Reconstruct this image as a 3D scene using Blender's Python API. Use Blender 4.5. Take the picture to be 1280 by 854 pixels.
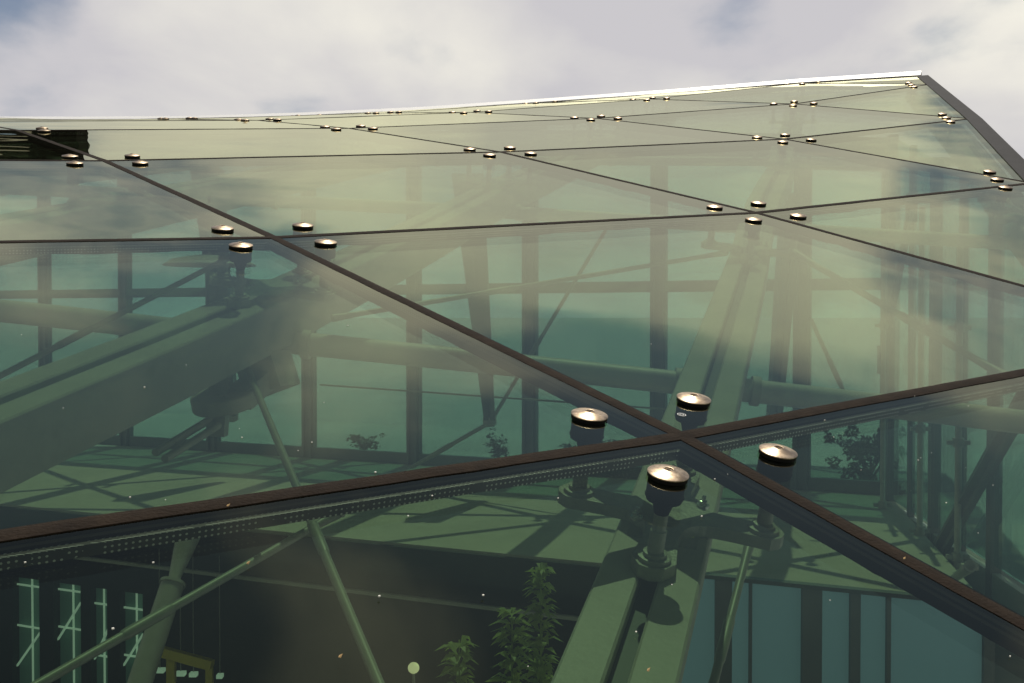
import bpy, bmesh, math, random
from mathutils import Vector as V, Matrix
random.seed(7)
for o in list(bpy.data.objects): bpy.data.objects.remove(o)
sc = bpy.context.scene
COL = sc.collection
R = math.radians

# ------------------------------------------------------------------ camera
F = 1408.0                       # focal length in pixels of the 1280 px photograph
EYE = V((0, 0, 1.5))
PITCH = R(1.22)                  # looking slightly down
FW = V((0, math.cos(PITCH), -math.sin(PITCH)))
DN = V((0, -math.sin(PITCH), -math.cos(PITCH)))
def cw(x, y, z): return EYE + V((1, 0, 0))*x + DN*y + FW*z          # camera frame (right, down, forward) -> world
def at(px, py, Z): return cw((px-640)/F*Z, (py-427)/F*Z, Z)         # pixel direction at a known depth
cam = bpy.data.objects.new('camera', bpy.data.cameras.new('camera')); COL.objects.link(cam)
cam.location = EYE; cam.rotation_euler = (R(90)-PITCH, 0, 0)
cam.data.sensor_width = 36; cam.data.lens = 36*F/1280; cam.data.clip_start = .02; cam.data.clip_end = 20000
sc.camera = cam

# ------------------------------------------------------------------ light
SEED = 77.9
SUN_EL, SUN_AZ = 66.0, 14.0       # azimuth measured from +Y towards +X
world = bpy.data.worlds.new('World'); sc.world = world; world.use_nodes = True
nt = world.node_tree; nt.nodes.clear()
def NN(t, k, **kw):
    n = t.nodes.new(k)
    for a, b in kw.items():
        if a in n.inputs: n.inputs[a].default_value = b
        else: setattr(n, a, b)
    return n
def LK(t, a, b): t.links.new(a, b)
sky = NN(nt, 'ShaderNodeTexSky', sky_type='NISHITA', sun_disc=False)
sky.sun_elevation = R(SUN_EL); sky.sun_rotation = R(SUN_AZ); sky.air_density = 1.0; sky.dust_density = 0.3; sky.ozone_density = 3.0
tc = NN(nt, 'ShaderNodeTexCoord')
# clouds laid out on a flat layer overhead: direction divided by its height
sx = NN(nt, 'ShaderNodeSeparateXYZ'); LK(nt, tc.outputs['Generated'], sx.inputs[0])
hz = NN(nt, 'ShaderNodeMath', operation='MAXIMUM'); LK(nt, sx.outputs[2], hz.inputs[0]); hz.inputs[1].default_value = 0.0
ha = NN(nt, 'ShaderNodeMath', operation='ADD'); LK(nt, hz.outputs[0], ha.inputs[0]); ha.inputs[1].default_value = 0.42
dx = NN(nt, 'ShaderNodeMath', operation='DIVIDE'); LK(nt, sx.outputs[0], dx.inputs[0]); LK(nt, ha.outputs[0], dx.inputs[1])
dy = NN(nt, 'ShaderNodeMath', operation='DIVIDE'); LK(nt, sx.outputs[1], dy.inputs[0]); LK(nt, ha.outputs[0], dy.inputs[1])
cv = NN(nt, 'ShaderNodeCombineXYZ'); ox = NN(nt, 'ShaderNodeMath', operation='ADD'); LK(nt, dx.outputs[0], ox.inputs[0]); ox.inputs[1].default_value = -.22; LK(nt, ox.outputs[0], cv.inputs[0]); LK(nt, dy.outputs[0], cv.inputs[1]); cv.inputs[2].default_value = SEED
n1 = NN(nt, 'ShaderNodeTexNoise', Scale=2.1, Detail=8.0, Roughness=0.48, Distortion=0.2); LK(nt, cv.outputs[0], n1.inputs['Vector'])
r1 = NN(nt, 'ShaderNodeValToRGB'); r1.color_ramp.elements[0].position = .33; r1.color_ramp.elements[0].color = (.10, .10, .10, 1); r1.color_ramp.elements[1].position = .47
r1.color_ramp.interpolation = 'EASE'; LK(nt, n1.outputs[0], r1.inputs[0])
n2 = NN(nt, 'ShaderNodeTexNoise', Scale=1.9, Detail=8.0, Roughness=0.5, Distortion=0.3); LK(nt, cv.outputs[0], n2.inputs['Vector'])
r2 = NN(nt, 'ShaderNodeValToRGB')
r2.color_ramp.elements[0].position = .44; r2.color_ramp.elements[0].color = (11.6, 11.3, 11.8, 1)
r2.color_ramp.elements[1].position = .72; r2.color_ramp.elements[1].color = (18.0, 17.4, 15.4, 1); LK(nt, n2.outputs[0], r2.inputs[0])
# the layer thins out overhead, where the deep blue shows through
th = NN(nt, 'ShaderNodeMapRange', interpolation_type='SMOOTHSTEP'); LK(nt, sx.outputs[2], th.inputs[0])
th.inputs[1].default_value = .40; th.inputs[2].default_value = .53; th.inputs[3].default_value = 0.0; th.inputs[4].default_value = .21
ns = NN(nt, 'ShaderNodeMath', operation='SUBTRACT'); LK(nt, n1.outputs[0], ns.inputs[0]); LK(nt, th.outputs[0], ns.inputs[1])
# thin haze gathers brightness round the sun
sdir = V((math.sin(R(SUN_AZ))*math.cos(R(SUN_EL)), math.cos(R(SUN_AZ))*math.cos(R(SUN_EL)), math.sin(R(SUN_EL))))
sd = NN(nt, 'ShaderNodeVectorMath', operation='DOT_PRODUCT'); LK(nt, tc.outputs['Generated'], sd.inputs[0]); sd.inputs[1].default_value = sdir
s1 = NN(nt, 'ShaderNodeMath', operation='MAXIMUM'); LK(nt, sd.outputs['Value'], s1.inputs[0]); s1.inputs[1].default_value = 0.0
s2 = NN(nt, 'ShaderNodeMath', operation='POWER'); LK(nt, s1.outputs[0], s2.inputs[0]); s2.inputs[1].default_value = 10.0
s3 = NN(nt, 'ShaderNodeMath', operation='MULTIPLY_ADD'); LK(nt, s2.outputs[0], s3.inputs[0]); s3.inputs[1].default_value = .16; LK(nt, ns.outputs[0], s3.inputs[2]); LK(nt, s3.outputs[0], r1.inputs[0])
rm = NN(nt, 'ShaderNodeMath', operation='MULTIPLY'); LK(nt, r1.outputs[0], rm.inputs[0])
tm = NN(nt, 'ShaderNodeMapRange'); LK(nt, th.outputs[0], tm.inputs[0]); tm.inputs[1].default_value = 0; tm.inputs[2].default_value = .21; tm.inputs[3].default_value = 1.0; tm.inputs[4].default_value = .62
LK(nt, tm.outputs[0], rm.inputs[1])
mx = NN(nt, 'ShaderNodeMix', data_type='RGBA'); LK(nt, rm.outputs[0], mx.inputs[0]); LK(nt, sky.outputs[0], mx.inputs[6]); LK(nt, r2.outputs[0], mx.inputs[7])
bg = NN(nt, 'ShaderNodeBackground', Strength=0.06); LK(nt, mx.outputs[2], bg.inputs[0])
wo = NN(nt, 'ShaderNodeOutputWorld'); LK(nt, bg.outputs[0], wo.inputs[0])
sl = bpy.data.lights.new('sun', 'SUN'); sl.energy = 4.0; sl.angle = R(0.53); sl.color = (1, .93, .80)
sun = bpy.data.objects.new('sun', sl); COL.objects.link(sun)
sdir = V((math.sin(R(SUN_AZ))*math.cos(R(SUN_EL)), math.cos(R(SUN_AZ))*math.cos(R(SUN_EL)), math.sin(R(SUN_EL))))
sun.rotation_euler = sdir.to_track_quat('Z', 'Y').to_euler(); sun.location = (5, 20, 40)
vs = sc.view_settings; vs.view_transform = 'Standard'; vs.look = 'None'; vs.exposure = -0.22; vs.gamma = 1.0; vs.use_curve_mapping = False
sc.render.engine = 'CYCLES'
cy = sc.cycles; cy.transparent_max_bounces = 40; cy.max_bounces = 6; cy.glossy_bounces = 3; cy.diffuse_bounces = 2
sc.render.resolution_x = 1024; sc.render.resolution_y = 683

# ------------------------------------------------------------------ materials
def mat(name, base, rough=.6, metal=0.0, var=.12, scale=8.0, bump=0.0, bscale=60.0, spec=.5, dirt=None):
    m = bpy.data.materials.new(name); m.use_nodes = True; t = m.node_tree; b = t.nodes['Principled BSDF']
    co = NN(t, 'ShaderNodeTexCoord')
    n = NN(t, 'ShaderNodeTexNoise', Scale=scale, Detail=6.0, Roughness=.6); LK(t, co.outputs['Object'], n.inputs['Vector'])
    r = NN(t, 'ShaderNodeValToRGB'); lo = tuple(c*(1-var) for c in base); hi = tuple(min(1, c*(1+var)) for c in base)
    r.color_ramp.elements[0].position = .3; r.color_ramp.elements[1].position = .7
    r.color_ramp.elements[0].color = (*lo, 1); r.color_ramp.elements[1].color = (*hi, 1); LK(t, n.outputs[0], r.inputs[0])
    out = r.outputs[0]
    if dirt:
        n3 = NN(t, 'ShaderNodeTexNoise', Scale=scale*.35, Detail=8.0, Roughness=.7); LK(t, co.outputs['Object'], n3.inputs['Vector'])
        r3 = NN(t, 'ShaderNodeValToRGB'); r3.color_ramp.elements[0].position = .52; r3.color_ramp.elements[1].position = .72
        r3.color_ramp.elements[1].color = (.7, .7, .7, 1); LK(t, n3.outputs[0], r3.inputs[0])
        mm = NN(t, 'ShaderNodeMix', data_type='RGBA'); LK(t, r3.outputs[0], mm.inputs[0]); LK(t, out, mm.inputs[6]); mm.inputs[7].default_value = (*dirt, 1); out = mm.outputs[2]
    LK(t, out, b.inputs['Base Color'])
    b.inputs['Roughness'].default_value = rough; b.inputs['Metallic'].default_value = metal; b.inputs['Specular IOR Level'].default_value = spec
    if bump:
        n2 = NN(t, 'ShaderNodeTexNoise', Scale=bscale, Detail=4.0); LK(t, co.outputs['Object'], n2.inputs['Vector'])
        bp = NN(t, 'ShaderNodeBump', Strength=bump, Distance=.01); LK(t, n2.outputs[0], bp.inputs['Height']); LK(t, bp.outputs[0], b.inputs['Normal'])
    return m

def glass(name, tint, f0=.045, dust=.02, wave=0.0, dustcol=(.5, .5, .42), coat=(1, 1, 1)):
    """sheet glass: each face tints what passes and mirrors more towards grazing angles"""
    m = bpy.data.materials.new(name); m.use_nodes = True; t = m.node_tree; t.nodes.clear()
    g = NN(t, 'ShaderNodeNewGeometry'); co = NN(t, 'ShaderNodeTexCoord')
    d = NN(t, 'ShaderNodeVectorMath', operation='DOT_PRODUCT'); LK(t, g.outputs['Normal'], d.inputs[0]); LK(t, g.outputs['Incoming'], d.inputs[1])
    a = NN(t, 'ShaderNodeMath', operation='ABSOLUTE'); LK(t, d.outputs['Value'], a.inputs[0])
    o = NN(t, 'ShaderNodeMath', operation='SUBTRACT'); o.inputs[0].default_value = 1.0; LK(t, a.outputs[0], o.inputs[1])
    p = NN(t, 'ShaderNodeMath', operation='POWER'); LK(t, o.outputs[0], p.inputs[0]); p.inputs[1].default_value = 4.6
    q = NN(t, 'ShaderNodeMath', operation='MULTIPLY_ADD'); LK(t, p.outputs[0], q.inputs[0]); q.inputs[1].default_value = 1-f0; q.inputs[2].default_value = f0
    tr = NN(t, 'ShaderNodeBsdfTransparent'); tr.inputs[0].default_value = (*tint, 1)
    gl = NN(t, 'ShaderNodeBsdfGlossy', Roughness=0.0); gl.inputs[0].default_value = (*coat, 1)
    if wave:
        n2 = NN(t, 'ShaderNodeTexNoise', Scale=1.6, Detail=1.0); LK(t, co.outputs['Object'], n2.inputs['Vector'])
        bp = NN(t, 'ShaderNodeBump', Strength=1.0, Distance=wave); LK(t, n2.outputs[0], bp.inputs['Height']); LK(t, bp.outputs[0], gl.inputs['Normal'])
    df = NN(t, 'ShaderNodeBsdfDiffuse'); df.inputs[0].default_value = (*dustcol, 1)
    n3 = NN(t, 'ShaderNodeTexNoise', Scale=2.6, Detail=9.0, Roughness=.65); LK(t, co.outputs['Object'], n3.inputs['Vector'])
    mr = NN(t, 'ShaderNodeMapRange'); LK(t, n3.outputs[0], mr.inputs[0]); mr.inputs[1].default_value = .50; mr.inputs[2].default_value = .80
    mr.inputs[3].default_value = dust*.3; mr.inputs[4].default_value = dust*4
    m1 = NN(t, 'ShaderNodeMixShader'); LK(t, mr.outputs[0], m1.inputs[0]); LK(t, tr.outputs[0], m1.inputs[1]); LK(t, df.outputs[0], m1.inputs[2])
    m2 = NN(t, 'ShaderNodeMixShader'); LK(t, q.outputs[0], m2.inputs[0]); LK(t, m1.outputs[0], m2.inputs[1]); LK(t, gl.outputs[0], m2.inputs[2])
    out = NN(t, 'ShaderNodeOutputMaterial'); LK(t, m2.outputs[0], out.inputs[0])
    return m

def dotted(name):
    """perforated aluminium spacer bar: rows of small bright drying holes; UV in metres along / across"""
    m = bpy.data.materials.new(name); m.use_nodes = True; t = m.node_tree; b = t.nodes['Principled BSDF']
    uv = NN(t, 'ShaderNodeUVMap'); s = NN(t, 'ShaderNodeSeparateXYZ'); LK(t, uv.outputs[0], s.inputs[0])
    def wave(src, per, off):
        k = NN(t, 'ShaderNodeMath', operation='MULTIPLY_ADD'); LK(t, src, k.inputs[0]); k.inputs[1].default_value = 2*math.pi/per; k.inputs[2].default_value = off
        w = NN(t, 'ShaderNodeMath', operation='SINE'); LK(t, k.outputs[0], w.inputs[0]); return w.outputs[0]
    a = wave(s.outputs[0], .0085, 0); c = wave(s.outputs[1], .0075, 1.2)
    pr = NN(t, 'ShaderNodeMath', operation='ADD'); LK(t, a, pr.inputs[0]); LK(t, c, pr.inputs[1])
    gt = NN(t, 'ShaderNodeMath', operation='GREATER_THAN'); LK(t, pr.outputs[0], gt.inputs[0]); gt.inputs[1].default_value = 1.25
    no = NN(t, 'ShaderNodeTexNoise', Scale=30.0, Detail=3.0); LK(t, uv.outputs[0], no.inputs['Vector'])
    g2 = NN(t, 'ShaderNodeMath', operation='GREATER_THAN'); LK(t, no.outputs[0], g2.inputs[0]); g2.inputs[1].default_value = .42
    mu = NN(t, 'ShaderNodeMath', operation='MULTIPLY'); LK(t, gt.outputs[0], mu.inputs[0]); LK(t, g2.outputs[0], mu.inputs[1])
    mm = NN(t, 'ShaderNodeMix', data_type='RGBA'); LK(t, mu.outputs[0], mm.inputs[0]); mm.inputs[6].default_value = (.035, .033, .022, 1); mm.inputs[7].default_value = (.42, .42, .38, 1)
    LK(t, mm.outputs[2], b.inputs['Base Color']); b.inputs['Metallic'].default_value = .3; b.inputs['Roughness'].default_value = .35
    return m

def brushed(name):
    m = bpy.data.materials.new(name); m.use_nodes = True; t = m.node_tree; b = t.nodes['Principled BSDF']
    b.inputs['Base Color'].default_value = (.46, .34, .22, 1); b.inputs['Metallic'].default_value = 1.0
    co = NN(t, 'ShaderNodeTexCoord'); ln = NN(t, 'ShaderNodeVectorMath', operation='MULTIPLY'); LK(t, co.outputs['Object'], ln.inputs[0]); ln.inputs[1].default_value = (1, 1, 0)
    le = NN(t, 'ShaderNodeVectorMath', operation='LENGTH'); LK(t, ln.outputs[0], le.inputs[0])
    n = NN(t, 'ShaderNodeTexNoise', Scale=1.0, Detail=2.0); n.noise_dimensions = '1D'
    k = NN(t, 'ShaderNodeMath', operation='MULTIPLY'); LK(t, le.outputs['Value'], k.inputs[0]); k.inputs[1].default_value = 900.0; LK(t, k.outputs[0], n.inputs['W'])
    oi = NN(t, 'ShaderNodeObjectInfo'); ad = NN(t, 'ShaderNodeVectorMath', operation='ADD'); LK(t, co.outputs['Object'], ad.inputs[0]); LK(t, oi.outputs['Random'], ad.inputs[1])
    nw = NN(t, 'ShaderNodeTexNoise', Scale=45.0, Detail=6.0, Roughness=.7); LK(t, ad.outputs[0], nw.inputs['Vector'])
    rw = NN(t, 'ShaderNodeValToRGB'); rw.color_ramp.elements[0].position = .42; rw.color_ramp.elements[0].color = (.26, .20, .14, 1); rw.color_ramp.elements[1].position = .58; rw.color_ramp.elements[1].color = (.48, .38, .27, 1)
    LK(t, nw.outputs[0], rw.inputs[0]); LK(t, rw.outputs[0], b.inputs['Base Color'])
    mr = NN(t, 'ShaderNodeMapRange'); LK(t, n.outputs[0], mr.inputs[0]); mr.inputs[3].default_value = .28; mr.inputs[4].default_value = .50; LK(t, mr.outputs[0], b.inputs['Roughness'])
    bp = NN(t, 'ShaderNodeBump', Strength=.12, Distance=.001); LK(t, n.outputs[0], bp.inputs['Height']); LK(t, bp.outputs[0], b.inputs['Normal'])
    return m

def emit(name, c, s):
    m = bpy.data.materials.new(name); m.use_nodes = True; b = m.node_tree.nodes['Principled BSDF']
    b.inputs['Base Color'].default_value = (*c, 1); b.inputs['Emission Color'].default_value = (*c, 1); b.inputs['Emission Strength'].default_value = s
    return m
def leafmat(name, c):
    m = mat(name, c, rough=.5, var=.5, scale=3.0); t = m.node_tree; b = t.nodes['Principled BSDF']; o = t.nodes['Material Output']
    tl = NN(t, 'ShaderNodeBsdfTranslucent'); tl.inputs[0].default_value = (c[0]*1.6, c[1]*1.6, c[2]*.8, 1)
    ms = NN(t, 'ShaderNodeMixShader'); ms.inputs[0].default_value = .35; LK(t, b.outputs[0], ms.inputs[1]); LK(t, tl.outputs[0], ms.inputs[2]); LK(t, ms.outputs[0], o.inputs[0])
    return m

M = dict(
    roof=glass('roof_glass', (.585, .68, .585), f0=.030, dust=.003, wave=.006, coat=(.97, .97, .71)),
    fac=glass('facade_glass', (.62, .86, .83), f0=.04, dust=.003),
    spacer=dotted('spacer_dots'),
    seal=mat('black_seal', (.010, .009, .008), rough=.9, spec=.03, var=.3, scale=40),
    gasket=mat('brown_gasket', (.019, .0125, .0075), rough=.9, spec=.15, var=.35, scale=25, bump=.4, bscale=200, dirt=(.016, .011, .008)),
    cap=brushed('brushed_cap'), rubber=mat('rubber', (.006, .006, .0055), rough=.7, spec=.1),
    steel=mat('painted_steel', (.50, .47, .40), rough=.5, var=.10, scale=6, bump=.10, bscale=90, dirt=(.27, .25, .19)),
    pipe=mat('pale_pipe_paint', (.62, .60, .53), rough=.45, var=.08, scale=6, bump=.08, bscale=90, dirt=(.4, .38, .3)),
    cast=mat('cast_steel', (.38, .37, .32), rough=.45, metal=.2, var=.15, scale=30, bump=.2, bscale=150),
    bolt=mat('zinc_bolt', (.55, .55, .5), rough=.25, metal=1.0),
    rod=mat('tie_rod_steel', (.30, .30, .25), rough=.45, metal=.1, var=.1, scale=20),
    mull=mat('mullion_grey', (.13, .14, .13), rough=.5, var=.12, scale=6),
    trim=mat('grey_trim', (.035, .034, .034), rough=.75, spec=.15, var=.12, scale=6),
    flash=mat('white_flashing', (.88, .87, .84), rough=.4, var=.03),
    conc=mat('pale_concrete', (.50, .47, .38), rough=.85, var=.08, scale=2.5, bump=.25, bscale=70, dirt=(.38, .36, .29)),
    dark=mat('dark_wall', (.030, .034, .032), rough=.8, var=.25, scale=1.5, bump=.2, bscale=20),
    floor=mat('dark_floor', (.05, .055, .05), rough=.5, var=.2, scale=1),
    pave=mat('pavement', (.34, .33, .30), rough=.9, var=.15, scale=.7, bump=.3, bscale=15),
    kerb=mat('kerb_concrete', (.3, .29, .26), rough=.9, var=.15, scale=3, bump=.3, bscale=40),
    blue=emit('blue_panel_glow', (.22, .36, .44), .34),  # glow added to the screen panels in place of daylight on their glass
    paleg=mat('pale_panel', (.42, .46, .40), rough=.5, var=.1, scale=1.0),
    yellow=mat('yellow_paint', (.85, .66, .08), rough=.5, var=.1),
    white=mat('white_paint', (.8, .8, .76), rough=.5, var=.05),
    lamp=mat('lamp_white', (.75, .75, .68), rough=.4, var=.04),
    paleglow=emit('pale_glow', (.62, .80, .66), .55),
    windim=emit('dim_window', (.12, .24, .19), .16),
    globe=emit('lit_globe', (.95, .85, .5), .9),
    leafA=leafmat('plant_leaf', (.36, .43, .13)), leafB=leafmat('tree_leaf', (.035, .055, .02)),
    bark=mat('bark', (.10, .075, .05), rough=.9, var=.3, scale=20, bump=.5), soil=mat('soil', (.05, .035, .022), rough=1, var=.3, scale=20, bump=.6),
    pot=mat('grey_planter', (.2, .2, .19), rough=.7, var=.1), debris=mat('dry_leaf_bits', (.5, .33, .14), rough=.8, var=.3, scale=50),
    speck=mat('grit', (.7, .68, .6), rough=.5, var=.1),
)

# ------------------------------------------------------------------ mesh helpers
class MB:
    def __init__(s): s.v = []; s.f = []; s.uv = None
    def quad(s, *p):
        i = len(s.v); s.v += [V(q) for q in p]; s.f.append(tuple(range(i, i+len(p))))
    def hexa(s, b, t):
        """closed prism between two equal point loops"""
        n = len(b); i = len(s.v); s.v += [V(q) for q in b] + [V(q) for q in t]
        s.f.append(tuple(i+k for k in range(n))[::-1]); s.f.append(tuple(i+n+k for k in range(n)))
        for k in range(n): s.f.append((i+k, i+(k+1) % n, i+n+(k+1) % n, i+n+k))
    def box(s, c, x, y, z):
        """box from centre and three half vectors"""
        c, x, y, z = V(c), V(x), V(y), V(z)
        s.hexa([c-x-y-z, c+x-y-z, c+x+y-z, c-x+y-z], [c-x-y+z, c+x-y+z, c+x+y+z, c-x+y+z])
    def bar(s, a, b, w, h, up=V((0, 0, 1))):
        a, b = V(a), V(b); d = (b-a).normalized(); x = d.cross(up).normalized(); u = x.cross(d)
        s.hexa([a-x*w/2-u*h/2, a+x*w/2-u*h/2, a+x*w/2+u*h/2, a-x*w/2+u*h/2][::-1], [b-x*w/2-u*h/2, b+x*w/2-u*h/2, b+x*w/2+u*h/2, b-x*w/2+u*h/2][::-1])
    def tube(s, pts, rad, seg=12, cap=True):
        pts = [V(p) for p in pts]; n = len(pts)
        if not hasattr(rad, '__len__'): rad = [rad]*n
        i0 = len(s.v); d0 = (pts[1]-pts[0]).normalized(); ref = V((0, 0, 1)) if abs(d0.z) < .9 else V((1, 0, 0))
        x = d0.cross(ref).normalized()
        for k, p in enumerate(pts):
            d = (pts[min(k+1, n-1)]-pts[max(k-1, 0)]).normalized(); x = (x-d*x.dot(d)).normalized(); y = d.cross(x)
            for j in range(seg):
                a = 2*math.pi*j/seg; s.v.append(p+(x*math.cos(a)+y*math.sin(a))*rad[k])
        for k in range(n-1):
            for j in range(seg):
                s.f.append((i0+k*seg+j, i0+k*seg+(j+1) % seg, i0+(k+1)*seg+(j+1) % seg, i0+(k+1)*seg+j))
        if cap:
            s.f.append(tuple(i0+j for j in range(seg))[::-1]); s.f.append(tuple(i0+(n-1)*seg+j for j in range(seg)))
    def lathe(s, prof, seg=24, c=(0, 0, 0)):
        c = V(c); i0 = len(s.v)
        for r, z in prof:
            for j in range(seg):
                a = 2*math.pi*j/seg; s.v.append(c+V((r*math.cos(a), r*math.sin(a), z)))
        for k in range(len(prof)-1):
            for j in range(seg):
                s.f.append((i0+k*seg+j, i0+k*seg+(j+1) % seg, i0+(k+1)*seg+(j+1) % seg, i0+(k+1)*seg+j))
        s.f.append(tuple(i0+j for j in range(seg))[::-1]); e = i0+(len(prof)-1)*seg; s.f.append(tuple(e+j for j in range(seg)))
    def sweep(s, path, frames, sec):
        """closed section (x, z) swept along path with (side, up) frames"""
        n = len(sec); i0 = len(s.v)
        for p, (x, u) in zip(path, frames):
            for q in sec: s.v.append(p+x*q[0]+u*q[1])
        m = len(path)
        for k in range(m-1):
            for j in range(n): s.f.append((i0+k*n+j, i0+k*n+(j+1) % n, i0+(k+1)*n+(j+1) % n, i0+(k+1)*n+j))
        s.f.append(tuple(i0+j for j in range(n))[::-1]); s.f.append(tuple(i0+(m-1)*n+j for j in range(n)))
    def mesh(s, name, m, smooth=None):
        me = bpy.data.meshes.new(name); me.from_pydata([tuple(v) for v in s.v], [], s.f); me.materials.append(m)
        bm = bmesh.new(); bm.from_mesh(me); bmesh.ops.recalc_face_normals(bm, faces=bm.faces)
        if smooth:
            for f in bm.faces: f.smooth = True
            for e in bm.edges:
                if len(e.link_faces) == 2 and e.calc_face_angle(0) > R(smooth): e.smooth = False
        bm.to_mesh(me); bm.free(); return me
    def build(s, name, m, parent=None, smooth=None):
        return link(name, s.mesh(name, m, smooth), parent)
def link(name, me, parent=None):
    o = bpy.data.objects.new(name, me); COL.objects.link(o)
    if parent: o.parent = parent
    return o
def tag(o, label=None, cat=None, group=None, kind=None):
    for k, v in (('label', label), ('category', cat), ('group', group), ('kind', kind)):
        if v: o[k] = v
    return o
def thing(name, label, cat, group=None, loc=(0, 0, 0)):
    o = bpy.data.objects.new(name, None); COL.objects.link(o); o.location = loc; o.empty_display_size = .1
    return tag(o, label, cat, group)

# ------------------------------------------------------------------ the glass roof's surface
U = 1.75
_R = None
def rod3(r):
    v = V(r); t = v.length; return Matrix.Rotation(t, 3, v.normalized())
FR = rod3((-0.68765, -1.37025, -1.79768)); FT = V((0.46666, -0.63589, 3.69440)); LB = math.exp(0.163126); AN = 1.551818
KQ = (-0.017847, 0.006264, 0.013249, -0.000594, 0.002726, 0.000842, -0.000311)
def scam(a, b):
    a -= 3; b -= 2.5
    u = a+b*LB*math.cos(AN); v = b*LB*math.sin(AN)
    w = -(KQ[0]*u*u+KQ[1]*u*v+KQ[2]*v*v)+KQ[3]*u**3+KQ[4]*u*u*v+KQ[5]*u*v*v+KQ[6]*v**3
    return (FR @ V((u, v, w)) + FT)*U
# surveyed joints of the shell (photograph pixels); their depth is that of the fitted surface
SURV = {(1,1):(852,545),(2,1):(342,297),(3,1):(131,201),(4,1):(22,163),(2,2):(945,266),(3,2):(625,190),(4,2):(436,160.5),(5,2):(322,150.5),
        (3,3):(980,174),(4,3):(745,148),(5,3):(588,140.5),(4,4):(992,130),(5,4):(812,124),(2,3):(1290,229),(3,4):(1213,148.5),(4,5):(1162,105.5),
        (5,5):(1003,104),(6,2):(222,149),(6,3):(479,141.5),(5,1):(-45,151.5),(6,1):(-95,150),(7,1):(-130,150),(6,4):(675,128.5),(7,3):(382,145),
        (7,2):(150,149.5),(8,2):(96,150),(4,0):(-610,157),(5,0):(-557,146)}
_nc = {}
def node(a, b):
    if (a, b) not in _nc:
        c = scam(a, b)
        if (a, b) in SURV: c = V(((SURV[(a, b)][0]-640)/F*c.z, (SURV[(a, b)][1]-427)/F*c.z, c.z))
        _nc[(a, b)] = cw(*c)
    return _nc[(a, b)]
def P(a, b):
    if abs(b-a-1) < 1e-6:                      # the side edge: straight from joint to joint
        k = min(3, max(0, math.floor(a+1e-9))); return node(k, k+1).lerp(node(k+1, k+2), a-k) if a < 4 else node(4, 5)+(node(4, 5)-node(3, 4))*(a-4)*.68
    i, j = math.floor(a+1e-9), math.floor(b+1e-9); u, v = a-i, b-j
    if abs(u) < 1e-6 and abs(v) < 1e-6: return node(i, j)
    return node(i, j)*(1-u)*(1-v)+node(i+1, j)*u*(1-v)+node(i, j+1)*(1-u)*v+node(i+1, j+1)*u*v
def nrm(a, b):
    e = .5; n = (P(a+e, b)-P(a-e, b)).cross(P(a, b+e)-P(a, b-e)).normalized()
    return n if n.z > 0 else -n
def roof_z(x, y):
    a, b = 4.0, 3.0
    for _ in range(25):
        p = P(a, b); pa = (P(a+.2, b)-p)/.2; pb = (P(a, b+.2)-p)/.2
        ex, ey = x-p.x, y-p.y; det = pa.x*pb.y-pb.x*pa.y
        a += .8*(ex*pb.y-pb.x*ey)/det; b += .8*(pa.x*ey-ex*pa.y)/det
    return P(a, b).z
DMAX, SMIN, SMAX, DMIN = 1.0, 1.0, 10.0, -7.0
def clip(poly, fn):
    out = []
    for k in range(len(poly)):
        p, q = poly[k], poly[(k+1) % len(poly)]; fp, fq = fn(p), fn(q)
        if fp <= 1e-9: out.append(p)
        if (fp < -1e-9 and fq > 1e-9) or (fp > 1e-9 and fq < -1e-9):
            t = fp/(fp-fq); out.append((p[0]+(q[0]-p[0])*t, p[1]+(q[1]-p[1])*t))
    return out
TH = .030      # thickness of a double pane
def inset(pts, g):
    n = len(pts); out = []
    for k in range(n):
        p = pts[k]; e1 = (pts[(k+1) % n]-p).normalized(); e0 = (pts[k-1]-p).normalized()
        s = e1.cross(e0).length; out.append(p+(e1+e0)*(g/max(s, .25)))
    return out
roof = thing('glass_roof', 'sloping green glass roof of diamond panes held by small steel discs', 'glass roof')
edges = {}
def ring(poly, g0, g1, z0, z1, n):
    """frame between two insets, UV along / across in metres"""
    A = inset(poly, g0); B = inset(poly, g1); me = MB(); uvs = []
    for k in range(len(poly)):
        k2 = (k+1) % len(poly); L = (A[k2]-A[k]).length
        i = len(me.v); me.v += [A[k]+n*z0, A[k2]+n*z0, B[k2]+n*z0, B[k]+n*z0, A[k]+n*z1, A[k2]+n*z1, B[k2]+n*z1, B[k]+n*z1]
        w = g1-g0; h = z1-z0
        me.tagk = getattr(me, 'tagk', [])+[k]*3
        me.f.append((i, i+1, i+2, i+3)); uvs += [(0, 0), (L, 0), (L, w), (0, w)]
        me.f.append((i+3, i+2, i+6, i+7)); uvs += [(0, 0), (L, 0), (L, h), (0, h)]
        me.f.append((i+4, i+7, i+6, i+5)); uvs += [(0, 0), (0, w), (L, w), (L, 0)]
    return me, uvs
def ring_obj(name, poly, g0, g1, z0, z1, n, m, parent, unlit_sides=()):
    mb, uvs = ring(poly, g0, g1, z0, z1, n); me = bpy.data.meshes.new(name); me.from_pydata([tuple(v) for v in mb.v], [], mb.f); me.materials.append(m)
    ul = me.uv_layers.new(name='UVMap')
    for k, c in enumerate(uvs): ul.data[k].uv = c
    if unlit_sides:  # spacer sides that catch no light: their shade is coloured in as black
        me.materials.append(M['seal'])  # seal black reused as the shade on the unlit spacer sides
        for k, pl in enumerate(me.polygons): pl.material_index = 1 if mb.tagk[k] in unlit_sides else 0
    return link(name, me, parent)
npane = 0
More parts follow.
